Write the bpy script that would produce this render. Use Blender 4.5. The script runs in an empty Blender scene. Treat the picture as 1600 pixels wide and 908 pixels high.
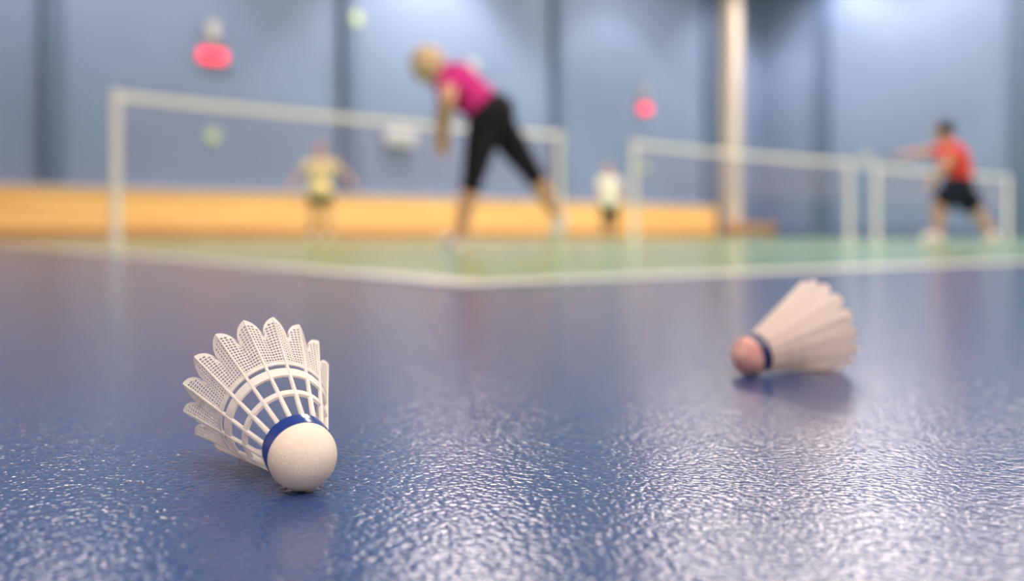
import bpy, bmesh, math, random
from mathutils import Vector, Matrix, Quaternion
random.seed(7)
PI = math.pi
S = bpy.context.scene
C = S.collection

# ---------------------------------------------------------------- camera
H = 0.0965
F = 1500.0 / 1600.0 * 36.0
cam = bpy.data.cameras.new('camera'); co = bpy.data.objects.new('camera', cam); C.objects.link(co)
co.location = (0, 0, H); co.rotation_euler = (PI / 2, 0, 0)
cam.sensor_width = 36; cam.lens = F
cam.shift_y = -87.0 / 1600.0
cam.clip_start = 0.01; cam.clip_end = 200
cam.dof.use_dof = True; cam.dof.focus_distance = 0.385; cam.dof.aperture_fstop = 4.2
S.camera = co

# ---------------------------------------------------------------- world / light / exposure
w = bpy.data.worlds.new('world'); S.world = w; w.use_nodes = True
w.node_tree.nodes['Background'].inputs[0].default_value = (0.75, 0.85, 1, 1)
w.node_tree.nodes['Background'].inputs[1].default_value = 0.05
S.view_settings.view_transform = 'Standard'; S.view_settings.look = 'None'
S.view_settings.gamma = 1; S.view_settings.use_curve_mapping = False
S.view_settings.exposure = 0.56
PANEL = 13.0                         # radiance of the fluorescent diffusers
WARM = (1.0, 0.865, 0.785)
LAMPS = [(10.2, -3.0), (10.2, 2.0), (10.2, 7.5), (8.0, 10.8), (10.6, 13.5), (17.8, -3.0), (17.8, 2.0), (17.8, 7.5), (17.8, 14.0),
         (2.2, -4.5), (2.2, 0.5), (-2.5, -4.5), (-2.5, 1.5), (24.8, 2.0), (24.8, 8.0),
         (12.4, 16.6), (19.9, 16.6), (22.6, 12.8), (21.4, 8.0), (4.2, 16.2), (-0.2, -5.5), (17.8, 10.75), (24.9, 14.2)]  # unseen; some added for floor glints and to brighten players and shuttles
WASH = [(5.6, 2.2, 900), (13.2, 2.2, 2000), (19.9, 2.2, 2000), (24.6, 2.0, 500)]     # spots along the back wall

# ---------------------------------------------------------------- hall frame: u along the nets, d towards the back wall
TH = math.radians(39.5)
U = Vector((math.cos(TH), math.sin(TH), 0)); N = Vector((-math.sin(TH), math.cos(TH), 0))
def hall(u, d, z=0.0): return U * u + N * d + Vector((0, 0, z))
U0, U1, D0, D1, ZC = -7.0, 27.0, -8.0, 19.6, 9.0

# ---------------------------------------------------------------- materials
def mat(name, col, rough=0.5, spec=0.5, metal=0.0, emit=None, estr=0.0, coat=0.0):
    m = bpy.data.materials.new(name); m.use_nodes = True
    b = m.node_tree.nodes['Principled BSDF']
    b.inputs['Base Color'].default_value = (*col, 1); b.inputs['Roughness'].default_value = rough
    b.inputs['Specular IOR Level'].default_value = spec; b.inputs['Metallic'].default_value = metal
    b.inputs['Coat Weight'].default_value = coat
    if emit:
        b.inputs['Emission Color'].default_value = (*emit, 1); b.inputs['Emission Strength'].default_value = estr
    return m
def nodes(m): return m.node_tree.nodes, m.node_tree.links, m.node_tree.nodes['Principled BSDF']
def vary(m, col_a, col_b, scale=(1, 1, 1), detail=3, nscale=3.0, lo=0.35, hi=0.65, coord='Object'):
    n, l, b = nodes(m)
    tc = n.new('ShaderNodeTexCoord'); mp = n.new('ShaderNodeMapping'); mp.inputs['Scale'].default_value = scale
    no = n.new('ShaderNodeTexNoise'); no.inputs['Scale'].default_value = nscale; no.inputs['Detail'].default_value = detail
    r = n.new('ShaderNodeValToRGB'); r.color_ramp.elements[0].position = lo; r.color_ramp.elements[1].position = hi
    r.color_ramp.elements[0].color = (*col_a, 1); r.color_ramp.elements[1].color = (*col_b, 1)
    l.new(tc.outputs[coord], mp.inputs[0]); l.new(mp.outputs[0], no.inputs[0]); l.new(no.outputs[0], r.inputs[0]); l.new(r.outputs[0], b.inputs['Base Color'])
    return no, mp
def bump(m, tex_out, dist, strength=1.0):
    n, l, b = nodes(m); bp = n.new('ShaderNodeBump'); bp.inputs['Distance'].default_value = dist; bp.inputs['Strength'].default_value = strength
    l.new(tex_out, bp.inputs['Height']); l.new(bp.outputs[0], b.inputs['Normal'])

def vinyl(name, ca, cb, grain=1.0, rough=0.14):
    m = mat(name, ca, rough, 0.65)
    n, l, b = nodes(m)
    vary(m, ca, cb, nscale=1.3, lo=0.3, hi=0.7)
    g = n.new('ShaderNodeNewGeometry')
    no = n.new('ShaderNodeTexNoise'); no.inputs['Scale'].default_value = 220; no.inputs['Detail'].default_value = 2
    sub = n.new('ShaderNodeVectorMath'); sub.operation = 'SUBTRACT'; sub.inputs[1].default_value = (0.5, 0.5, 0.5)
    sc = n.new('ShaderNodeVectorMath'); sc.operation = 'SCALE'; sc.inputs['Scale'].default_value = 0.0028
    ad = n.new('ShaderNodeVectorMath'); ad.operation = 'ADD'
    v = n.new('ShaderNodeTexVoronoi'); v.feature = 'F1'; v.inputs['Scale'].default_value = 370
    mr = n.new('ShaderNodeMath'); mr.operation = 'POWER'; mr.inputs[1].default_value = 2.0
    ng = n.new('ShaderNodeMath'); ng.operation = 'MULTIPLY'; ng.inputs[1].default_value = -1.6; l.new(mr.outputs[0], ng.inputs[0])
    n2 = n.new('ShaderNodeTexNoise'); n2.inputs['Scale'].default_value = 260; n2.inputs['Detail'].default_value = 1
    m2 = n.new('ShaderNodeMath'); m2.operation = 'MULTIPLY_ADD'; m2.inputs[1].default_value = 0.4
    l.new(g.outputs['Position'], no.inputs[0]); l.new(no.outputs['Color'], sub.inputs[0]); l.new(sub.outputs[0], sc.inputs[0])
    l.new(sc.outputs[0], ad.inputs[0]); l.new(g.outputs['Position'], ad.inputs[1]); l.new(ad.outputs[0], v.inputs['Vector'])
    l.new(g.outputs['Position'], n2.inputs[0]); l.new(v.outputs['Distance'], mr.inputs[0])
    l.new(n2.outputs[0], m2.inputs[0]); l.new(ng.outputs[0], m2.inputs[2])
    bump(m, m2.outputs[0], 0.00014 * grain)
    return m
M = {}
M['blue_vinyl'] = vinyl('blue_vinyl', (0.020, 0.055, 0.180), (0.024, 0.064, 0.205))
M['green_vinyl'] = vinyl('green_vinyl', (0.16, 0.40, 0.15), (0.19, 0.45, 0.18))
M['line_white'] = mat('line_white', (0.72, 0.67, 0.62), 0.3)
M['wall_blue'] = mat('wall_blue', (0.18, 0.255, 0.42), 0.75); vary(M['wall_blue'], (0.138, 0.185, 0.310), (0.152, 0.205, 0.340), nscale=0.5)
M['pilaster_blue'] = mat('pilaster_blue', (0.075, 0.115, 0.205), 0.7)
M['ceiling'] = mat('ceiling_paint', (0.58, 0.46, 0.44), 0.8)
M['wood'] = mat('pine', (0.8, 0.42, 0.12), 0.45)
vary(M['wood'], (0.84, 0.45, 0.13), (0.95, 0.58, 0.20), scale=(0.25, 0.25, 5), nscale=2.0)
M['wood_dark'] = mat('pine_plinth', (0.42, 0.22, 0.09), 0.5); vary(M['wood_dark'], (0.36, 0.18, 0.07), (0.46, 0.25, 0.10), scale=(.3, .3, 6))
M['ledge'] = mat('ledge_pale', (0.62, 0.48, 0.42), 0.5)
M['wall_cream'] = mat('wall_cream', (0.80, 0.74, 0.69), 0.7)
M['cream'] = mat('cream_paint', (0.54, 0.46, 0.39), 0.6)
M['post'] = mat('post_white', (0.90, 0.85, 0.82), 0.4)
M['tape'] = mat('net_tape', (0.90, 0.85, 0.80), 0.7)
M['thread'] = mat('net_thread', (0.36, 0.30, 0.45), 0.8)
M['metal'] = mat('grey_metal', (0.5, 0.5, 0.5), 0.35, metal=0.8)
M['red_glow'] = mat('red_sign', (0.85, 0.05, 0.08), 0.4, emit=(1.0, 0.02, 0.05), estr=1.5)
M['green_glow'] = mat('green_disc', (0.42, 0.55, 0.26), 0.4, emit=(0.6, 0.75, 0.35), estr=0.08)
M['pale_box'] = mat('pale_box', (0.36, 0.37, 0.38), 0.5)
M['lamp_glow'] = mat('lamp_diffuser', (0.9, 0.9, 0.9), 0.5, emit=WARM, estr=PANEL)
M['added_uplight'] = mat('added_uplight_glow', (0.9, 0.9, 0.9), 0.5, emit=WARM, estr=PANEL * 0.5)  # added glow that lights the ceiling for a warmer floor reflection
M['white_case'] = mat('lamp_case', (0.7, 0.7, 0.7), 0.5)
# shuttlecocks
def nylon(name, col, tr):
    m = mat(name, col, 0.38, 0.5)
    n, l, b = nodes(m)
    t = n.new('ShaderNodeBsdfTranslucent'); t.inputs[0].default_value = (*col, 1)
    x = n.new('ShaderNodeMixShader'); x.inputs[0].default_value = tr
    l.new(b.outputs[0], x.inputs[1]); l.new(t.outputs[0], x.inputs[2]); l.new(x.outputs[0], n['Material Output'].inputs[0])
    return m
M['nylon'] = nylon('nylon_white', (0.93, 0.90, 0.86), 0.35)
M['feather'] = nylon('feather_cream', (0.95, 0.88, 0.82), 0.5)
def leather(name, a, b_, lo=.3, hi=.7, ns=120):
    m = mat(name, a, 0.6, 0.35); no, mp = vary(m, a, b_, nscale=ns, lo=lo, hi=hi)
    n, l, b = nodes(m); v = n.new('ShaderNodeTexNoise'); v.inputs['Scale'].default_value = 1500; v.inputs['Detail'].default_value = 4
    tc = n.new('ShaderNodeTexCoord'); mp2 = n.new('ShaderNodeMapping'); mp2.inputs['Scale'].default_value = (1, 1, 1.8)
    l.new(tc.outputs['Object'], mp2.inputs[0]); l.new(mp2.outputs[0], v.inputs[0]); bump(m, v.outputs[0], 0.0003)
    return m
M['cork_cream'] = leather('cork_cream', (0.82, 0.72, 0.59), (0.88, 0.80, 0.68))
M['cork_pink'] = leather('cork_pink', (0.62, 0.30, 0.27), (0.84, 0.52, 0.45), .4, .62, 60)
M['band_blue'] = mat('band_blue', (0.012, 0.045, 0.28), 0.12, 0.6, coat=0.5)
M['band_navy'] = mat('band_navy', (0.008, 0.014, 0.10), 0.3)
# people
def cloth(name, a, rough=0.85):
    m = mat(name, a, rough, 0.2); vary(m, tuple(x * 0.85 for x in a), tuple(min(1, x * 1.12) for x in a), nscale=9); return m
M['skin'] = mat('skin', (0.68, 0.36, 0.24), 0.5); M['skin_tan'] = mat('skin_tan', (0.60, 0.31, 0.20), 0.5)
M['magenta'] = cloth('magenta_cotton', (0.62, 0.035, 0.24)); M['black'] = cloth('black_cotton', (0.012, 0.012, 0.016))
M['yellow'] = cloth('yellow_cotton', (0.98, 0.70, 0.36)); M['white_cloth'] = cloth('white_cotton', (0.82, 0.78, 0.68))
M['red_cloth'] = cloth('red_cotton', (0.85, 0.075, 0.06)); M['navy'] = cloth('navy_cotton', (0.012, 0.016, 0.035))
M['blond'] = cloth('blond_hair', (0.72, 0.53, 0.32), 0.55); M['dark_hair'] = cloth('dark_hair', (0.02, 0.014, 0.012), 0.5)
M['ginger'] = cloth('ginger_hair', (0.42, 0.17, 0.10), 0.6); M['shoe_white'] = mat('shoe_white', (0.92, 0.85, 0.84), 0.5)
M['shoe_grey'] = mat('shoe_sole', (0.12, 0.13, 0.14), 0.6); M['eye'] = mat('eye_dark', (0.03, 0.02, 0.02), 0.2)

# ---------------------------------------------------------------- helpers
def obj(name, bm, m, parent=None, smooth=False, kind=None):
    me = bpy.data.meshes.new(name); bm.to_mesh(me); bm.free(); me.materials.append(M[m] if isinstance(m, str) else m)
    if smooth:
        for p in me.polygons: p.use_smooth = True
    o = bpy.data.objects.new(name, me); C.objects.link(o)
    if parent: o.parent = parent
    if kind: o['kind'] = kind
    return o
def thing(name, label, cat, loc=(0, 0, 0), rz=0.0, group=None):
    o = bpy.data.objects.new(name, None); o.empty_display_size = 0.05; C.objects.link(o)
    o.location = loc; o.rotation_euler = (0, 0, rz); o['label'] = label; o['category'] = cat; o['kind'] = 'thing'
    if group: o['group'] = group
    return o
def box(bm, x0, x1, y0, y1, z0, z1, mx=None, bev=0.0):
    r = bmesh.ops.create_cube(bm, size=1.0)
    m = Matrix.Translation(((x0 + x1) / 2, (y0 + y1) / 2, (z0 + z1) / 2)) @ Matrix.Diagonal((x1 - x0, y1 - y0, z1 - z0, 1))
    bmesh.ops.transform(bm, matrix=(mx @ m) if mx else m, verts=r['verts'])
    if bev:
        es = list({e for v in r['verts'] for e in v.link_edges})
        bmesh.ops.bevel(bm, geom=es, offset=bev, segments=2, affect='EDGES', profile=0.5)
def hbox(bm, u0, u1, d0, d1, z0, z1): box(bm, u0, u1, d0, d1, z0, z1, Matrix.Rotation(TH, 4, 'Z'))
def cyl(bm, p, q, r0, r1=None, seg=20, caps=True):
    p = Vector(p); q = Vector(q); r1 = r0 if r1 is None else r1; v = q - p
    m = Matrix.Translation((p + q) / 2) @ v.to_track_quat('Z', 'Y').to_matrix().to_4x4()
    bmesh.ops.create_cone(bm, cap_ends=caps, segments=seg, radius1=r0, radius2=r1, depth=v.length, matrix=m)
def ball(bm, p, r, sc=(1, 1, 1), rot=None, seg=16):
    m = Matrix.Translation(Vector(p)) @ (rot.to_4x4() if rot else Matrix()) @ Matrix.Diagonal((r * sc[0], r * sc[1], r * sc[2], 1))
    bmesh.ops.create_uvsphere(bm, u_segments=seg, v_segments=max(8, seg // 2), radius=1, matrix=m)
def bake(o, voxel, smooth=4):
    rm = o.modifiers.new('r', 'REMESH'); rm.mode = 'VOXEL'; rm.voxel_size = voxel; rm.use_smooth_shade = True
    sm = o.modifiers.new('s', 'SMOOTH'); sm.factor = 0.5; sm.iterations = smooth
    dg = bpy.context.evaluated_depsgraph_get(); me = bpy.data.meshes.new_from_object(o.evaluated_get(dg))
    mt = o.data.materials[0]; o.modifiers.clear(); o.data = me
    me.materials.clear(); me.materials.append(mt)
    for p in me.polygons: p.use_smooth = True

# ---------------------------------------------------------------- the hall
bm = bmesh.new(); hbox(bm, U0, U1, D0, D1, -0.1, 0); obj('floor', bm, 'blue_vinyl', kind='structure')
bm = bmesh.new(); hbox(bm, U0, U1, D0, D1, ZC, ZC + 0.1); obj('ceiling', bm, 'ceiling', kind='structure')
bm = bmesh.new(); hbox(bm, U0, U1, D1, D1 + 0.2, 0, ZC); obj('wall_back', bm, 'wall_blue', kind='structure')
bm = bmesh.new(); hbox(bm, U1, U1 + 0.2, D0, D1, 0, ZC); obj('wall_right', bm, 'wall_blue', kind='structure')
bm = bmesh.new(); hbox(bm, U0 - 0.2, U0, D0, D1, 0, ZC); obj('wall_left', bm, 'wall_cream', kind='structure')
bm = bmesh.new(); hbox(bm, U0, U1, D0 - 0.2, D0, 0, ZC); obj('wall_front', bm, 'wall_cream', kind='structure')
# green playing area and its lines
GU0, GU1, GD0, GD1 = 1.08, 26.6, 1.45, 18.2
SL = 0.12
def edge_u(d): return GU0 + SL * (d - GD0)
def slab(bm, pts, z0, z1):
    a = [bm.verts.new(hall(u, d, z0)) for u, d in pts]; b = [bm.verts.new(hall(u, d, z1)) for u, d in pts]; k = len(pts)
    bm.faces.new(a[::-1]); bm.faces.new(b)
    for i in range(k): bm.faces.new((a[i], a[(i + 1) % k], b[(i + 1) % k], b[i]))
bm = bmesh.new(); slab(bm, [(GU0, GD0), (GU1, GD0), (GU1, GD1), (edge_u(GD1), GD1)], 0, 0.0015); obj('floor_court', bm, 'green_vinyl', kind='structure')
bm = bmesh.new(); lw = 0.13
for a in ((GU0, GU1, GD0, GD0 + lw), (edge_u(GD1), GU1, GD1 - 0.05, GD1)): hbox(bm, *a, 0.0015, 0.0022)
slab(bm, [(GU0, GD0), (GU0 + lw, GD0), (edge_u(GD1) + lw, GD1), (edge_u(GD1), GD1)], 0.0015, 0.0021)
obj('trim_1', bm, 'line_white', kind='structure')
NETD = 10.25
NETS = [(3.1, 9.2), (10.95, 17.05), (18.4, 24.5)]
bm = bmesh.new(); t = 0.05
for u0, u1 in NETS:
    b0, b1 = NETD - 6.7, NETD + 6.7
    for x in (u0, u0 + 0.46, u1 - 0.46 - t, u1 - t): hbox(bm, x, x + t, b0, b1, 0.0015, 0.0024)
    for y in (b0, b0 + 0.76, NETD - 1.98, NETD + 1.98, b1 - 0.76, b1): hbox(bm, u0, u1, y, y + t, 0.0015, 0.0028)
    for a, c in ((b0, NETD - 1.98), (NETD + 1.98, b1)): hbox(bm, (u0 + u1) / 2, (u0 + u1) / 2 + t, a, c, 0.0015, 0.0032)
obj('trim_2', bm, 'line_white', kind='structure')
# timber lining along the back wall
bm = bmesh.new(); hbox(bm, U0, 24.3, D1 - 0.30, D1, 0.20, 0.95)
obj('wall_lining', bm, 'wood', kind='structure')
bm = bmesh.new(); hbox(bm, U0, 24.3, D1 - 0.34, D1, 0.95, 1.03); obj('trim_3', bm, 'ledge', kind='structure')
bm = bmesh.new(); hbox(bm, U0, 24.3, D1 - 0.33, D1, 0.0, 0.20); obj('baseboard_back', bm, 'wood_dark', kind='structure')
bm = bmesh.new(); hbox(bm, U1 - 0.04, U1, D0, D1, 0.0, 0.22); obj('baseboard_right', bm, 'pilaster_blue', kind='structure')
# pilasters
for k, (u, wd) in enumerate([(-1.6, .3), (4.85, .38), (11.2, .34), (17.7, .34), (24.2, .42)]):
    bm = bmesh.new(); hbox(bm, u - wd / 2, u + wd / 2, D1 - 0.16, D1, 1.03, ZC); obj('trim_%d' % (4 + k), bm, 'pilaster_blue', kind='structure')
for k, (d, wd) in enumerate([(17.2, .5), (11.2, .6), (5.0, .5)]):
    bm = bmesh.new(); hbox(bm, U1 - 0.16, U1, d - wd / 2, d + wd / 2, 0, ZC); obj('trim_%d' % (9 + k), bm, 'pilaster_blue', kind='structure')
# cream column by the corner
bm = bmesh.new(); hbox(bm, 24.68, 25.14, D1 - 0.62, D1 - 0.16, 0.0, ZC)
o = obj('trim_12', bm, 'cream', kind='structure')

# low wooden steps at the corner
t_ = thing('wooden_bench', 'low brown wooden bench at the foot of the cream column', 'bench', hall(25.4, D1 - 0.62), TH)
bm = bmesh.new(); box(bm, -1.1, 1.0, -0.45, 0.0, 0.38, 0.44, bev=0.01); obj('seat', bm, 'wood', t_)
for x in (-1.0, 0.85):
    bm = bmesh.new(); box(bm, x, x + 0.06, -0.42, -0.03, 0, 0.38); obj('leg', bm, 'wood_dark', t_)
bm = bmesh.new(); box(bm, -0.94, 0.85, -0.40, -0.36, 0.08, 0.38); obj('front_board', bm, 'wood_dark', t_)

# ---------------------------------------------------------------- luminaires
def lamp(u, d, label):
    t = thing('ceiling_light', label, 'ceiling light', hall(u, d, ZC), TH, 'long ceiling lights')
    bm = bmesh.new(); box(bm, -0.65, 0.65, -1.5, 1.5, -0.62, -0.5, bev=0.01); obj('housing', bm, 'white_case', t)
    bm = bmesh.new(); box(bm, -0.60, 0.60, -1.45, 1.45, -0.64, -0.621); obj('diffuser', bm, 'lamp_glow', t)
    bm = bmesh.new(); box(bm, -0.55, 0.55, -1.4, 1.4, -0.499, -0.48); obj('added_uplight', bm, 'added_uplight', t)  # added glowing strip, brightens the ceiling and softens the floor glints
    for y in (-1.2, 1.2):
        bm = bmesh.new(); cyl(bm, (0, y, -0.5), (0, y, 0), 0.01); obj('rod', bm, 'metal', t)
for u, d in LAMPS: lamp(u, d, 'unseen long warm white ceiling light hanging on two rods over the courts')
def wash(u, off, power):
    t = thing('wall_washer', 'round white spotlight hanging near the back wall', 'spotlight', hall(u, D1 - off, ZC), TH, 'spotlights along the back wall')
    bm = bmesh.new(); cyl(bm, (0, 0, -0.42), (0, 0, -0.05), 0.2, 0.12, 24, caps=False); obj('lamp_shade', bm, 'white_case', t)
    bm = bmesh.new(); cyl(bm, (0, 0, -0.06), (0, 0, 0), 0.05); obj('mount', bm, 'metal', t)
    L = bpy.data.lights.new('spot', 'SPOT'); L.energy = power; L.color = (1, 0.90, 0.84); L.spot_size = math.radians(96); L.spot_blend = 0.35; L.shadow_soft_size = 0.5
    lo = bpy.data.objects.new('spot', L); C.objects.link(lo); lo.location = hall(u, D1 - off, ZC - 0.45)
    lo.rotation_euler = (hall(u, D1 - 0.9, 0) - hall(u, D1 - off, ZC - 0.45)).to_track_quat('-Z', 'Y').to_euler()
for a in WASH: wash(*a)
def wash2(d, off, power, z=0.45):
    t = thing('wall_washer', 'round white spotlight hanging near the right wall', 'spotlight', hall(U1 - off, d, ZC), TH, 'spotlights along the right wall')
    bm = bmesh.new(); cyl(bm, (0, 0, -0.42), (0, 0, -0.05), 0.2, 0.12, 24, caps=False); obj('lamp_shade', bm, 'white_case', t)
    bm = bmesh.new(); cyl(bm, (0, 0, -0.06), (0, 0, 0), 0.05); obj('mount', bm, 'metal', t)
    L = bpy.data.lights.new('spot', 'SPOT'); L.energy = power; L.color = (1, 0.95, 0.92); L.spot_size = math.radians(125); L.spot_blend = 0.5; L.shadow_soft_size = 0.5
    lo = bpy.data.objects.new('spot', L); C.objects.link(lo); lo.location = hall(U1 - off, d, ZC - z)
    lo.rotation_euler = (hall(U1 - 0.3, d, 0) - lo.location).to_track_quat('-Z', 'Y').to_euler()
wash2(16.2, 1.4, 520); wash2(12.8, 1.6, 420)

# ---------------------------------------------------------------- fittings on the walls
SIGNS = [(7.95, 'red glowing wall sign over the near net, the larger one', 0.56),
         (14.75, 'red glowing wall sign hidden behind the bending woman', 0.4),
         (21.2, 'smaller red glowing wall sign between the two far nets and the cream column', 0.38)]
for u, lb, wd in SIGNS:
    t = thing('red_sign', lb, 'sign', hall(u, D1, 3.84), TH, 'red glowing signs on the back wall')
    bm = bmesh.new(); box(bm, -wd / 2, wd / 2, -0.16, -0.06, -0.12, 0.12, bev=0.03); obj('sign_face', bm, 'red_glow', t)
    bm = bmesh.new(); box(bm, -wd / 2 + .05, wd / 2 - .05, -0.06, 0.0, -0.08, 0.08); obj('housing', bm, 'pale_box', t)
    t = thing('wall_speaker', 'pale grey box on the wall over ' + {7.95: 'the larger red sign', 14.75: "the bending woman's back", 21.2: 'the smaller red sign'}[u], 'speaker', hall(u, D1, 4.36), TH, 'pale boxes on the back wall')
    bm = bmesh.new(); box(bm, -0.12, 0.12, -0.18, 0, -0.2, 0.2, bev=0.02); obj('case', bm, 'pale_box', t)
    bm = bmesh.new(); box(bm, -0.09, 0.09, -0.19, -0.181, -0.16, 0.16); obj('grille', bm, 'metal', t)
for u, z, lb in [(7.98, 2.16, 'pale green round disc on the wall seen through the near net'), (11.35, 5.1, 'pale green round disc high on the dark pilaster'),
                 (21.25, 2.12, 'faint green round disc on the wall behind the middle net post')]:
    t = thing('wall_disc', lb, 'disc', hall(u, D1 - (0.17 if z > 4 else 0), z), TH, 'green discs on the back wall')
    bm = bmesh.new(); cyl(bm, (0, -0.012, 0), (0, -0.05, 0), 0.14, 0.12, 32); obj('disc', bm, 'green_glow', t, smooth=False)
    bm = bmesh.new(); cyl(bm, (0, -0.012, 0), (0, -0.035, 0), 0.15, 0.16, 32); obj('rim', bm, 'pale_box', t)
t = thing('wall_box', 'white wall box just under the near net tape, left of the woman', 'box', hall(12.6, D1, 2.42), TH)
bm = bmesh.new(); box(bm, -0.38, 0.38, -0.22, 0, -0.17, 0.17, bev=0.03); obj('case', bm, 'post', t)
bm = bmesh.new(); box(bm, -0.30, 0.30, -0.235, -0.22, -0.12, 0.12); obj('cover', bm, 'pale_box', t)

# ---------------------------------------------------------------- nets
def net(u0, u1, d, label):
    L = u1 - u0
    t = thing('badminton_net', label, 'net', hall(u0, d), TH, 'badminton nets in a row')
    for x in (0, L):
        bm = bmesh.new(); cyl(bm, (x, 0, 0), (x, 0, 1.55), 0.045, seg=24)
        p = obj('post', bm, 'post', t, smooth=False)
        bm = bmesh.new(); cyl(bm, (x, 0, 1.55), (x, 0, 1.575), 0.036, 0.03); obj('cap', bm, 'post', p)
        bm = bmesh.new(); cyl(bm, (x, 0, 0), (x, 0, 0.03), 0.07, 0.05); obj('base_collar', bm, 'post', p)
    bm = bmesh.new(); nseg = 30
    def sag(x): return 1.55 - 0.026 * 4 * (x / L) * (1 - x / L)
    prev = None
    for i in range(nseg + 1):
        x = 0.03 + (L - 0.06) * i / nseg; z = sag(x)
        ring = [bm.verts.new((x, y, zz)) for y, zz in ((-.006, z - .075), (.006, z - .075), (.006, z), (-.006, z))]
        if prev:
            for k in range(4): bm.faces.new((prev[k], prev[(k + 1) % 4], ring[(k + 1) % 4], ring[k]))
        else: bm.faces.new(ring)
        prev = ring
    bm.faces.new(prev); bmesh.ops.recalc_face_normals(bm, faces=bm.faces); obj('tape', bm, 'tape', t)
    bm = bmesh.new()
    n = int(L / 0.022)
    for i in range(n + 1):
        x = 0.034 + (L - 0.068) * i / n; z = sag(x); box(bm, x - .0009, x + .0009, -.0009, .0009, z - 0.76, z - 0.07)
    for j in range(32):
        for i in range(12):
            xa = 0.034 + (L - 0.068) * i / 12; xb = 0.034 + (L - 0.068) * (i + 1) / 12; dz = 0.075 + 0.022 * j
            cyl(bm, (xa, 0, sag(xa) - dz), (xb, 0, sag(xb) - dz), 0.0011, seg=4, caps=False)
    obj('netting', bm, 'thread', t)
net(*NETS[0], NETD - 0.15, 'nearest badminton net with white tape and posts, behind the woman')
net(*NETS[1], NETD + 0.05, 'middle badminton net in front of the cream column')
net(*NETS[2], NETD + 0.25, 'farthest badminton net, behind the player in red')

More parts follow.
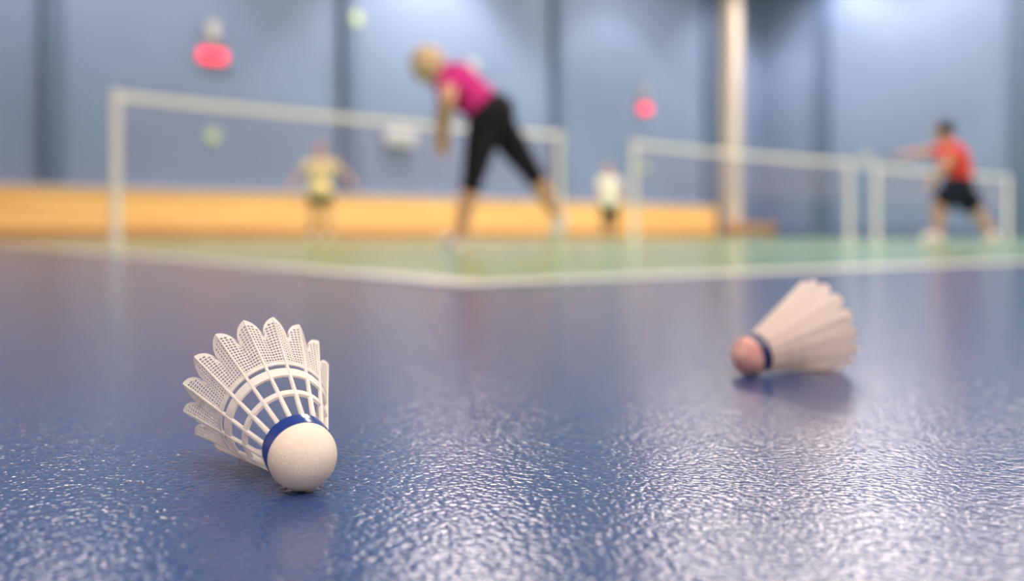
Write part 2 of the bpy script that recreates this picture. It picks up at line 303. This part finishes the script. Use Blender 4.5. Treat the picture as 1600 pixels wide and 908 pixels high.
# ---------------------------------------------------------------- shuttlecocks
def shuttle(name, label, X, Y, az, e, phase, R, L, cr, solid, cork_m, band_m, skirt_m, taper):
    """local z is the axis, the cork's centre is the origin"""
    t = thing(name, label, 'shuttlecock', (0, 0, 0), 0)
    n = 16; per = 2 * PI / n; RB = cr * 0.965
    def rad(a): return RB - 0.0004 + (a - 0.0075) / (L - 0.0075) * (R - RB + 0.0004)
    A0 = 0.037 if not solid else 0.010
    NOTCH = 0.0540 if not solid else 0.0585
    def crease(a): return (0.0030 if not solid else 0.0007) * max(0.0, (a - A0) / (L - A0)) ** 0.8
    def aend(v): return NOTCH + (L - NOTCH) * (0.94 * max(0, 1 - abs(v) ** 2.5) ** 0.5 + 0.06 * (1 - abs(v)))
    def P(a, phi, v, off=0.0):
        r = rad(a) - crease(a) * (abs(v) - 0.12) + off
        return Vector((r * math.cos(phi), r * math.sin(phi), a))
    # cork
    bm = bmesh.new(); prof = []
    for i in range(25):
        th = PI * (0.5 * i / 24); prof.append((cr * math.sin(th), -cr * math.cos(th)))
    prof += [(cr * 0.995, 0.0012), (cr * 0.975, 0.0024), (cr * 0.95, 0.0080), (cr * 0.9, 0.0086), (0, 0.0086)]
    prev = None; sg = 56
    for r, z in prof:
        if r < 1e-6: cur = [bm.verts.new((0, 0, z))]
        else: cur = [bm.verts.new((r * math.cos(2 * PI * k / sg), r * math.sin(2 * PI * k / sg), z)) for k in range(sg)]
        if prev:
            for k in range(sg):
                q = []
                for vv in (prev[k % len(prev)], prev[(k + 1) % len(prev)], cur[(k + 1) % len(cur)], cur[k % len(cur)]):
                    if vv not in q: q.append(vv)
                bm.faces.new(q)
        prev = cur
    bmesh.ops.recalc_face_normals(bm, faces=bm.faces); obj('cork', bm, cork_m, t, smooth=True)
    def lathe(nm, pr, m, sg=96, closed=True):
        bm = bmesh.new(); rings = [[bm.verts.new((r * math.cos(2 * PI * k / sg), r * math.sin(2 * PI * k / sg), z)) for k in range(sg)] for r, z in pr]
        for i in range(len(pr)):
            a, b = rings[i], rings[(i + 1) % len(pr)]
            for k in range(sg): bm.faces.new((a[k], a[(k + 1) % sg], b[(k + 1) % sg], b[k]))
        bmesh.ops.recalc_face_normals(bm, faces=bm.faces); return obj(nm, bm, m, t, smooth=False)
    lathe('band', [(cr * .97, .0014), (cr * 1.015, .0017), (cr * 1.02, .0055), (cr * 1.015, .0084), (cr * .98, .0088), (cr * .92, .0088), (cr * .92, .0014)], band_m)
    def ring(a0, a1, th=0.0007):
        lathe('ring', [(rad(a0) - th, a0), (rad(a0) + th * .7, a0), (rad(a1) + th * .7, a1), (rad(a1) - th, a1)], skirt_m)
    ring(.0195, .0216)
    if not solid: ring(.0298, .0338, .0005); ring(.0362, .0378, .0003)
    else: ring(.028, .0295)
    # ribs
    for i in range(n):
        ph = phase + i * per; bm = bmesh.new(); prev = None
        for k in range(27):
            a = 0.0070 + (L - 0.0008 - 0.0070) * k / 26
            f = k / 26; hw = (0.00098 * (1 - f) + 0.00030 * f) if not solid else 0.0008 * (1 - f) + .0003 * f
            th = 0.0008 * (1 - f) + 0.00045 * f
            r = rad(a) + crease(a) * 0.12
            rd = Vector((math.cos(ph), math.sin(ph), 0)); tg = Vector((-math.sin(ph), math.cos(ph), 0)); c = rd * r + Vector((0, 0, a))
            s = [bm.verts.new(c + tg * x + rd * y) for x, y in ((-hw, -th), (hw, -th), (hw, th * .3), (hw * .5, th), (-hw * .5, th), (-hw, th * .3))]
            if prev:
                for q in range(6): bm.faces.new((prev[q], prev[(q + 1) % 6], s[(q + 1) % 6], s[q]))
            else: bm.faces.new(s)
            prev = s
        bm.faces.new(prev); bmesh.ops.recalc_face_normals(bm, faces=bm.faces); obj('rib', bm, skirt_m, t)
    # skirt
    bm = bmesh.new(); nc = 4; BORD = 0.0010; nr = 16
    for i in range(n):
        ph = phase + i * per
        if solid:
            nu, nv = 12, 14; g = {}
            for a_ in range(nv + 1):
                for b_ in range(nu + 1):
                    v = -1 + 2 * b_ / nu; a = A0 + (aend(v) - A0) * a_ / nv
                    g[a_, b_] = bm.verts.new(P(a, ph + v * per / 2 * 1.0, v, 0.0005 * v * a_ / nv))
            for a_ in range(nv):
                for b_ in range(nu): bm.faces.new((g[a_, b_], g[a_, b_ + 1], g[a_ + 1, b_ + 1], g[a_ + 1, b_]))
            continue
        pitch = (L - BORD - A0) / nr
        def V(a, v):
            a = min(a, aend(v) - BORD); return bm.verts.new(P(a, ph + v * per / 2, v))
        for c in range(-nc, nc):
            v0, v1 = c / nc, (c + 1) / nc; iv = (v1 - v0) * 0.145
            for r in range(nr):
                a0, a1 = A0 + r * pitch, A0 + (r + 1) * pitch; ia = pitch * 0.165
                vm = (v0 + v1) / 2
                if a0 > max(aend(v0), aend(v1)) - BORD: continue
                o4 = [V(a0, v0), V(a0, v1), V(a1, v1), V(a1, v0)]
                if a1 > aend(vm) - BORD - 0.0002: bm.faces.new(o4); continue
                i4 = [V(a0 + ia, v0 + iv), V(a0 + ia, v1 - iv), V(a1 - ia, v1 - iv), V(a1 - ia, v0 + iv)]
                for k in range(4): bm.faces.new((o4[k], o4[(k + 1) % 4], i4[(k + 1) % 4], i4[k]))
        for k in range(24):
            v0, v1 = -1 + 2 * k / 24, -1 + 2 * (k + 1) / 24
            q = []
            for v, d in ((v0, BORD * 1.15), (v1, BORD * 1.15), (v1, 0), (v0, 0)):
                q.append(bm.verts.new(P(aend(v) - d, ph + v * per / 2, v, 0.00005)))
            bm.faces.new(q)
    bmesh.ops.remove_doubles(bm, verts=bm.verts, dist=1e-5)
    bmesh.ops.dissolve_degenerate(bm, dist=1e-6, edges=bm.edges)
    sk = obj('skirt', bm, skirt_m, t)
    so = sk.modifiers.new('thick', 'SOLIDIFY'); so.thickness = 0.00035 if not solid else 0.0003; so.offset = 0
    # rest it on the floor: cork and lowest petal touch
    def frame(e):
        ax = Vector((-math.sin(az) * math.cos(e), math.cos(az) * math.cos(e), math.sin(e)))
        s = ax.cross(Vector((0, 0, 1))).normalized(); u = s.cross(ax)
        return Matrix((s, u, ax)).transposed()
    co_ = [v.co.copy() for v in sk.data.vertices]
    lo, hi = 0.0, 0.6
    for _ in range(30):
        e = (lo + hi) / 2; m = frame(e)
        if min((m @ c).z for c in co_) + cr < 0.0003: lo = e
        else: hi = e
    print(name, 'elevation', math.degrees(e))
    m = frame(e)
    t.matrix_world = Matrix.Translation((X, Y, cr)) @ m.to_4x4()
    return t
shuttle('shuttlecock', 'white nylon shuttlecock with cream cork and shiny blue band, lying close up on the floor', -0.0793, 0.3630, math.radians(30.0), 0, math.radians(-7.3), 0.0315, 0.0645, 0.0130, False, 'cork_cream', 'band_blue', 'nylon', 1)
shuttle('shuttlecock', 'cream shuttlecock with pinkish cork and navy band, lying farther off to the right', 0.1640, 0.6610, math.radians(-69.0), 0, math.radians(108), 0.0338, 0.0650, 0.0134, True, 'cork_pink', 'band_navy', 'feather', 1)

# ---------------------------------------------------------------- people
def limb(bm, pts, cap0=True, cap1=True):
    for i in range(len(pts) - 1):
        (p, r), (q, s) = pts[i], pts[i + 1]
        cyl(bm, p, q, r, s, 20)
        if i > 0 or cap0: ball(bm, p, r, seg=20)
    if cap1: ball(bm, pts[-1][0], pts[-1][1], seg=20)
def V3(*a): return Vector(a)
def hand(bm, wrist, dirn, palm_n, side, curl=0.5, r=0.0078, sc=1.0):
    """palm, four curled fingers of unequal length and a thumb leaving the side of the palm"""
    d = Vector(dirn).normalized(); n = Vector(palm_n); n = (n - d * n.dot(d)).normalized(); s = d.cross(n) * side
    wrist = Vector(wrist); rot = Matrix((s, d, n)).transposed()
    ball(bm, wrist + d * 0.048 * sc, 1.0, (0.043 * sc, 0.050 * sc, 0.016 * sc), rot)
    cyl(bm, wrist - d * 0.01, wrist + d * 0.03, 0.024, 0.026)
    for k, ln in enumerate((0.068, 0.078, 0.072, 0.056)):
        p = wrist + d * 0.085 * sc + s * (0.033 - 0.022 * k) * sc; a = 0.25 * curl; q = p
        pts = [(p - d * 0.02, r)]
        for seg_, f in enumerate((0.45, 0.32, 0.23)):
            pts.append((q, r * (1 - 0.08 * seg_))); q = q + (d * math.cos(a) + n * math.sin(a)) * ln * f * sc; a += curl * 1.0
        pts.append((q, r * 0.8)); limb(bm, pts)
    p = wrist + d * 0.025 * sc + s * 0.032 * sc
    limb(bm, [(p, r * 1.3), (p + (s * .7 + d * .7 + n * .25).normalized() * 0.035 * sc, r * 1.1), (p + (s * .7 + d * .7 + n * .25).normalized() * 0.035 * sc + (d * .8 + n * .6).normalized() * 0.028 * sc, r * 0.9)])
def head(bm, c, look, up, r=0.095):
    f = Vector(look).normalized(); u = Vector(up); u = (u - f * u.dot(f)).normalized(); s = f.cross(u); rot = Matrix((s, f, u)).transposed(); c = Vector(c)
    ball(bm, c + u * 0.02, r, (0.80, 0.98, 1.02), rot, 24); ball(bm, c + f * 0.018 - u * 0.045, r, (0.64, 0.72, 0.75), rot, 24)
    limb(bm, [(c + f * r * 0.93 + u * 0.012, 0.009), (c + f * (r * 1.08) - u * 0.022, 0.014)])          # nose
    limb(bm, [(c + f * r * 0.84 - u * 0.052 - s * 0.02, 0.008), (c + f * r * 0.88 - u * 0.052, 0.0095), (c + f * r * 0.84 - u * 0.052 + s * 0.02, 0.008)])   # lips
    limb(bm, [(c + f * r * 0.86 + u * 0.028 - s * 0.04, 0.009), (c + f * r * 0.90 + u * 0.028, 0.010), (c + f * r * 0.86 + u * 0.028 + s * 0.04, 0.009)])   # brow
    for q in (-1, 1): ball(bm, c + s * q * r * 0.80 - f * 0.005 - u * 0.004, 1.0, (0.011, 0.018, 0.031), rot)
    return c, f, u, s, rot
def eyes(t, fr, r=0.095):
    c, f, u, s, rot = fr
    for q in (-1, 1):
        bm = bmesh.new(); ball(bm, c + f * r * 0.84 + s * q * 0.031 + u * 0.006, 0.012, seg=12); obj('eye', bm, 'eye', t, smooth=True)
def shoe(bm, bs, heel, toe, up=(0, 0, 1), w=0.046):
    h = Vector(heel); t = Vector(toe); d = (t - h).normalized(); u = Vector(up); u = (u - d * u.dot(d)).normalized(); s = d.cross(u); rot = Matrix((s, d, u)).transposed()
    ln = (t - h).length; m = h + d * ln * 0.5
    ball(bm, h + d * 0.045 + u * 0.045, 1, (w * .8, 0.052, 0.050), rot, 20); ball(bm, h + d * ln * 0.62 + u * w * 0.8, 1, (w, ln * 0.42, w * 0.8), rot, 20)
    cyl(bm, h + d * 0.05 + u * 0.04, h + d * 0.05 + u * 0.105, 0.044, 0.042)
    ball(bs, m + u * 0.012, 1, (w * 1.05, ln * 0.53, 0.014), rot, 20)
def person(label, X, Y, P, look, cols, build=1.0, voxel=0.0075, hair_style='short', sleeve=0.6, trouser=0.5, group=None, long_shirt=False, big_shoe=1.0, hands=None, upv=(0, 0, 1), shoe_h=None, racket=None, upd=None):
    """P: joints in metres relative to the point on the floor under the figure (x right, y away, z up)"""
    t = thing('person', label, 'person', (X, Y, 0), 0)
    J = {k: Vector(v) for k, v in P.items()}
    b = build
    bm = bmesh.new()
    # trunk
    side = (J['hipR'] - J['hipL']).normalized(); sh = (J['shR'] - J['shL']).normalized()
    pel, wst, chs, nk, hd = J['pelvis'], J['waist'], J['chest'], J['neck'], J['head']
    def torso(bm, k=1.0, lo=True, hi=True):
        up1 = (chs - pel).normalized()
        def el(c, sd, w, dp, h):
            f = sd.cross(up1).normalized(); s2 = up1.cross(f).normalized(); rot = Matrix((s2, f, up1)).transposed()
            ball(bm, c, 1, (w * b * k, dp * b * k, h * b), rot, 24)
        if lo: el(pel, side, 0.165, 0.125, 0.13)
        el(pel.lerp(wst, .5), side, 0.150, 0.112, 0.13); el(wst, (side + sh).normalized(), 0.138, 0.105, 0.14)
        el(wst.lerp(chs, .5), sh, 0.150, 0.112, 0.14); el(chs, sh, 0.172, 0.122, 0.15)
        if hi:
            tp = chs.lerp(nk, .55); limb(bm, [(J['shL'], .055 * b * k), (tp, .07 * b * k), (J['shR'], .055 * b * k)])
    torso(bm)
    cyl(bm, chs.lerp(nk, .5), nk.lerp(hd, .6), 0.062 * b, 0.052 * b)
    for s in 'LR':
        limb(bm, [(J['sh' + s], .056 * b), (J['sh' + s].lerp(J['el' + s], .5), .047 * b), (J['el' + s], .038 * b), (J['el' + s].lerp(J['wr' + s], .35), .038 * b), (J['wr' + s], .025 * b)])
        limb(bm, [(J['hip' + s], .095 * b), (J['hip' + s].lerp(J['kn' + s], .45), .080 * b), (J['kn' + s], .054 * b), (J['kn' + s].lerp(J['an' + s], .32), .056 * b), (J['an' + s], .034 * b)])
        limb(bm, [(J['an' + s], .034 * b), (J['toe' + s].lerp(J['an' + s], .3) , .026)])
        hv = hands[s] if hands else ((J['wr' + s] - J['el' + s]), (0, -1, 0), 0.5)
        hand(bm, J['wr' + s], hv[0], hv[1], 1 if s == 'L' else -1, hv[2], r=max(0.0078, voxel * 1.0))
    fr = head(bm, hd, look, upd or (hd - nk))
    body = obj('body', bm, cols['skin'], t); bake(body, voxel, 2)
    eyes(t, fr)
    # shirt
    bm = bmesh.new(); torso(bm, 1.10, lo=long_shirt)
    for s in 'LR':
        a, e = J['sh' + s], J['el' + s]; q = a.lerp(e, sleeve); limb(bm, [(a, .066 * b), (q, .062 * b)], cap1=False)
    if long_shirt:
        up2 = (wst - pel).normalized(); f2 = side.cross(up2).normalized(); ro = Matrix((up2.cross(f2).normalized(), f2, up2)).transposed()
        ball(bm, pel - up2 * 0.03, 1, (0.205 * b, 0.168 * b, 0.14 * b), ro, 24)
    sh_o = obj('shirt', bm, cols['shirt'], t); bake(sh_o, 0.011, 16)
    # trousers / shorts
    bm = bmesh.new()
    f = side.cross((wst - pel).normalized()).normalized(); up1 = (wst - pel).normalized(); rot = Matrix((up1.cross(f).normalized() * 1, f, up1)).transposed()
    ball(bm, pel - up1 * 0.01, 1, (0.186 * b, 0.150 * b, 0.125 * b), rot, 24); ball(bm, pel + up1 * 0.05, 1, (0.168 * b, 0.13 * b, 0.09 * b), rot, 24)
    for s in 'LR':
        h, k, a = J['hip' + s], J['kn' + s], J['an' + s]; loose = cols.get('loose', 1.0)
        if trouser <= 1: limb(bm, [(h, .104 * b), (h.lerp(k, trouser * .6), .094 * b * loose), (h.lerp(k, trouser), .080 * b * loose)], cap1=False)
        else: limb(bm, [(h, .104 * b), (h.lerp(k, .45), .090 * b), (k, .064 * b * loose), (k.lerp(a, trouser - 1), .062 * b * loose)], cap1=False)
    tr = obj('trousers' if trouser > 1 else 'shorts', bm, cols['legs'], t); bake(tr, 0.011, 4)
    # shoes
    for s in 'LR':
        bm = bmesh.new(); bs = bmesh.new()
        an, to = J['an' + s], J['toe' + s]; d = (to - an)
        heel = J['heel' + s]; u = (an - heel) - (to - heel).normalized() * (an - heel).dot((to - heel).normalized())
        shoe(bm, bs, heel, to, u, 0.046 * big_shoe)
        so = obj('shoe', bm, cols['shoe'], t); bake(so, 0.007, 3)
        sl = obj('sole', bs, cols.get('sole', 'shoe_grey'), so, smooth=True)
    # hair
    c, f, u, s_, rot = fr; bm = bmesh.new(); r = 0.095
    ball(bm, c + u * 0.032 - f * 0.018, r, (0.92, 1.04, 1.02), rot, 24)
    ball(bm, c + u * 0.0 - f * 0.040, r, (0.84, 0.78, 0.92), rot, 24)
    if hair_style == 'tail':
        ball(bm, c - f * 0.095 + u * 0.05, 0.030); p = c - f * 0.11 + u * 0.05
        limb(bm, [(p, .026), (p + V3(0.02, -.03, -.05), .034), (p + V3(0.01, -.05, -.13), .026), (p + V3(-.01, -.05, -.19), .010)])
        ball(bm, c + u * 0.005 - f * 0.022, r, (1.0, 0.98, 1.12), rot, 24)
    if hair_style == 'bushy':
        for k in range(14):
            a = k * 2.4; ball(bm, c + (rot @ V3(math.cos(a) * .07, -0.03 + math.sin(a) * .055, 0.065 + 0.02 * math.sin(k * 1.7))), 0.044)
    h_o = obj('hair', bm, cols['hair'], t); bake(h_o, 0.008, 3)
    return t, J

# woman bending forward on the near court
person('person in magenta t-shirt and black cropped leggings bending forward, one leg stretched behind', -0.135, 6.12, dict(
    pelvis=(0.0, 0, 0.86), waist=(-0.10, 0, 0.96), chest=(-0.21, 0.0, 1.045), neck=(-0.32, 0.0, 1.115), head=(-0.415, 0.01, 1.175),
    hipL=(-0.03, -0.09, 0.82), hipR=(0.035, 0.09, 0.82), shL=(-0.265, -0.165, 1.03), shR=(-0.275, 0.17, 1.05),
    knL=(-0.115, -0.10, 0.43), anL=(-0.20, -0.04, 0.085), heelL=(-0.175, -0.05, 0.005), toeL=(-0.30, 0.13, 0.005),
    knR=(0.265, 0.14, 0.50), anR=(0.455, 0.28, 0.20), heelR=(0.515, 0.27, 0.22), toeR=(0.455, 0.34, 0.035),
    elL=(-0.25, -0.36, 0.90), wrL=(-0.28, -0.22, 0.73), elR=(-0.34, 0.30, 0.86), wrR=(-0.33, 0.22, 0.72)),
    (-1, 0.5, -0.35), dict(skin='skin', shirt='magenta', legs='black', shoe='shoe_white', hair='blond', sole='shoe_white', loose=0.96), build=1.1, big_shoe=1.25, voxel=0.0048,
    hair_style='tail', sleeve=0.42, trouser=1.18)
# man in yellow on the far side of the near net
person('person in yellow t-shirt and dark shorts standing behind the near net, arms held out', -3.37, 16.85, dict(
    pelvis=(0, 0, 0.90), waist=(0, 0, 1.04), chest=(0.01, 0.01, 1.22), neck=(0.0, 0.0, 1.42), head=(0.0, 0.0, 1.58),
    hipL=(-0.09, 0, 0.86), hipR=(0.10, 0, 0.86), shL=(-0.20, 0, 1.34), shR=(0.21, 0, 1.34),
    knL=(-0.13, -0.06, 0.47), anL=(-0.14, 0.03, 0.085), heelL=(-0.14, 0.07, 0.005), toeL=(-0.16, -0.19, 0.005),
    knR=(0.12, -0.05, 0.47), anR=(0.13, 0.05, 0.085), heelR=(0.13, 0.09, 0.005), toeR=(0.16, -0.17, 0.005),
    elL=(-0.34, -0.05, 1.12), wrL=(-0.47, -0.12, 0.98), elR=(0.42, 0.02, 1.20), wrR=(0.56, -0.10, 1.02)),
    (0.05, -1, -0.08), dict(skin='skin_tan', shirt='yellow', legs='navy', shoe='shoe_white', hair='ginger', loose=1.15), voxel=0.006,
    sleeve=0.6, trouser=0.6, build=1.15, long_shirt=True)
# person in white on the far side of the middle net
person('small person in white t-shirt and dark trousers standing between the near and middle nets', 2.17, 21.4, dict(
    pelvis=(0, 0, 0.88), waist=(0, 0, 1.02), chest=(0.0, 0.0, 1.19), neck=(-0.01, 0.0, 1.38), head=(-0.03, 0.0, 1.53),
    hipL=(-0.08, 0, 0.84), hipR=(0.09, 0, 0.84), shL=(-0.18, 0, 1.31), shR=(0.18, 0, 1.31),
    knL=(-0.10, -0.04, 0.46), anL=(-0.11, 0.03, 0.085), heelL=(-0.11, 0.07, 0.005), toeL=(-0.13, -0.18, 0.005),
    knR=(0.10, -0.04, 0.46), anR=(0.10, 0.04, 0.085), heelR=(0.10, 0.08, 0.005), toeR=(0.13, -0.17, 0.005),
    elL=(-0.24, -0.03, 1.06), wrL=(-0.22, -0.22, 0.98), elR=(0.25, 0.0, 1.06), wrR=(0.30, -0.12, 0.85)),
    (-0.15, -1, -0.05), dict(skin='skin_tan', shirt='white_cloth', legs='navy', shoe='shoe_grey', hair='ginger', loose=1.1), voxel=0.006,
    sleeve=0.55, trouser=1.5, build=1.12, long_shirt=True)
# player in red, lunging
tR, JR = person('person in red t-shirt and dark shorts lunging to the left with one arm stretched out', 5.31, 11.54, dict(
    pelvis=(0.05, 0, 0.70), waist=(0.07, 0, 0.83), chest=(0.0, 0.0, 1.01), neck=(-0.07, 0.0, 1.19), head=(-0.125, 0.0, 1.34),
    hipL=(-0.01, -0.09, 0.66), hipR=(0.08, 0.09, 0.66), shL=(-0.09, -0.17, 1.12), shR=(-0.04, 0.18, 1.13),
    knL=(-0.23, -0.12, 0.46), anL=(-0.22, -0.08, 0.085), heelL=(-0.17, -0.09, 0.005), toeL=(-0.43, -0.12, 0.005),
    knR=(0.31, 0.10, 0.41), anR=(0.54, 0.16, 0.10), heelR=(0.60, 0.17, 0.06), toeR=(0.47, 0.0, 0.005),
    elL=(-0.20, -0.27, 0.93), wrL=(-0.33, -0.16, 0.78), elR=(-0.29, 0.26, 1.10), wrR=(-0.50, 0.32, 1.08)),
    (-0.85, 0.5, -0.12), dict(skin='skin', shirt='red_cloth', legs='navy', shoe='shoe_white', hair='dark_hair', sole='shoe_white', loose=1.3), voxel=0.0055,
    hair_style='bushy', sleeve=0.5, trouser=0.95, build=1.25, big_shoe=1.55, hands={'L': ((-0.1, 0.1, -1), (0, -1, 0), 0.6), 'R': ((-1, 0.3, -0.1), (0, 0, -1), 1.1)})
# racket in the stretched-out hand
t = thing('badminton_racket', 'badminton racket with white strings held out by the person in red', 'racket', (5.31, 11.54, 0), 0)
g = JR['wrR'] + V3(-0.098, 0.03, -0.048); dr = V3(-0.35, 0.9, 0.02).normalized()
bm = bmesh.new(); cyl(bm, g - dr * 0.06, g + dr * 0.10, 0.013, 0.012); obj('handle', bm, 'navy', t)
bm = bmesh.new(); cyl(bm, g + dr * 0.10, g + dr * 0.36, 0.0045); obj('shaft', bm, 'metal', t)
hc = g + dr * 0.49; sd = V3(0.1, 0.05, 1.0).normalized(); sd = (sd - dr * sd.dot(dr)).normalized()
bm = bmesh.new(); pr = [hc + dr * 0.13 * math.cos(a) + sd * 0.105 * math.sin(a) for a in [2 * PI * k / 40 for k in range(40)]]
for k in range(40): cyl(bm, pr[k], pr[(k + 1) % 40], 0.006, seg=8)
obj('frame', bm, 'post', t)
bm = bmesh.new()
for k in range(-9, 10):
    x = k / 10; y = math.sqrt(1 - x * x)
    cyl(bm, hc + dr * .13 * x - sd * .105 * y, hc + dr * .13 * x + sd * .105 * y, .0013, seg=4); cyl(bm, hc + sd * .105 * x - dr * .13 * y, hc + sd * .105 * x + dr * .13 * y, .0013, seg=4)
obj('strings', bm, 'post', t)
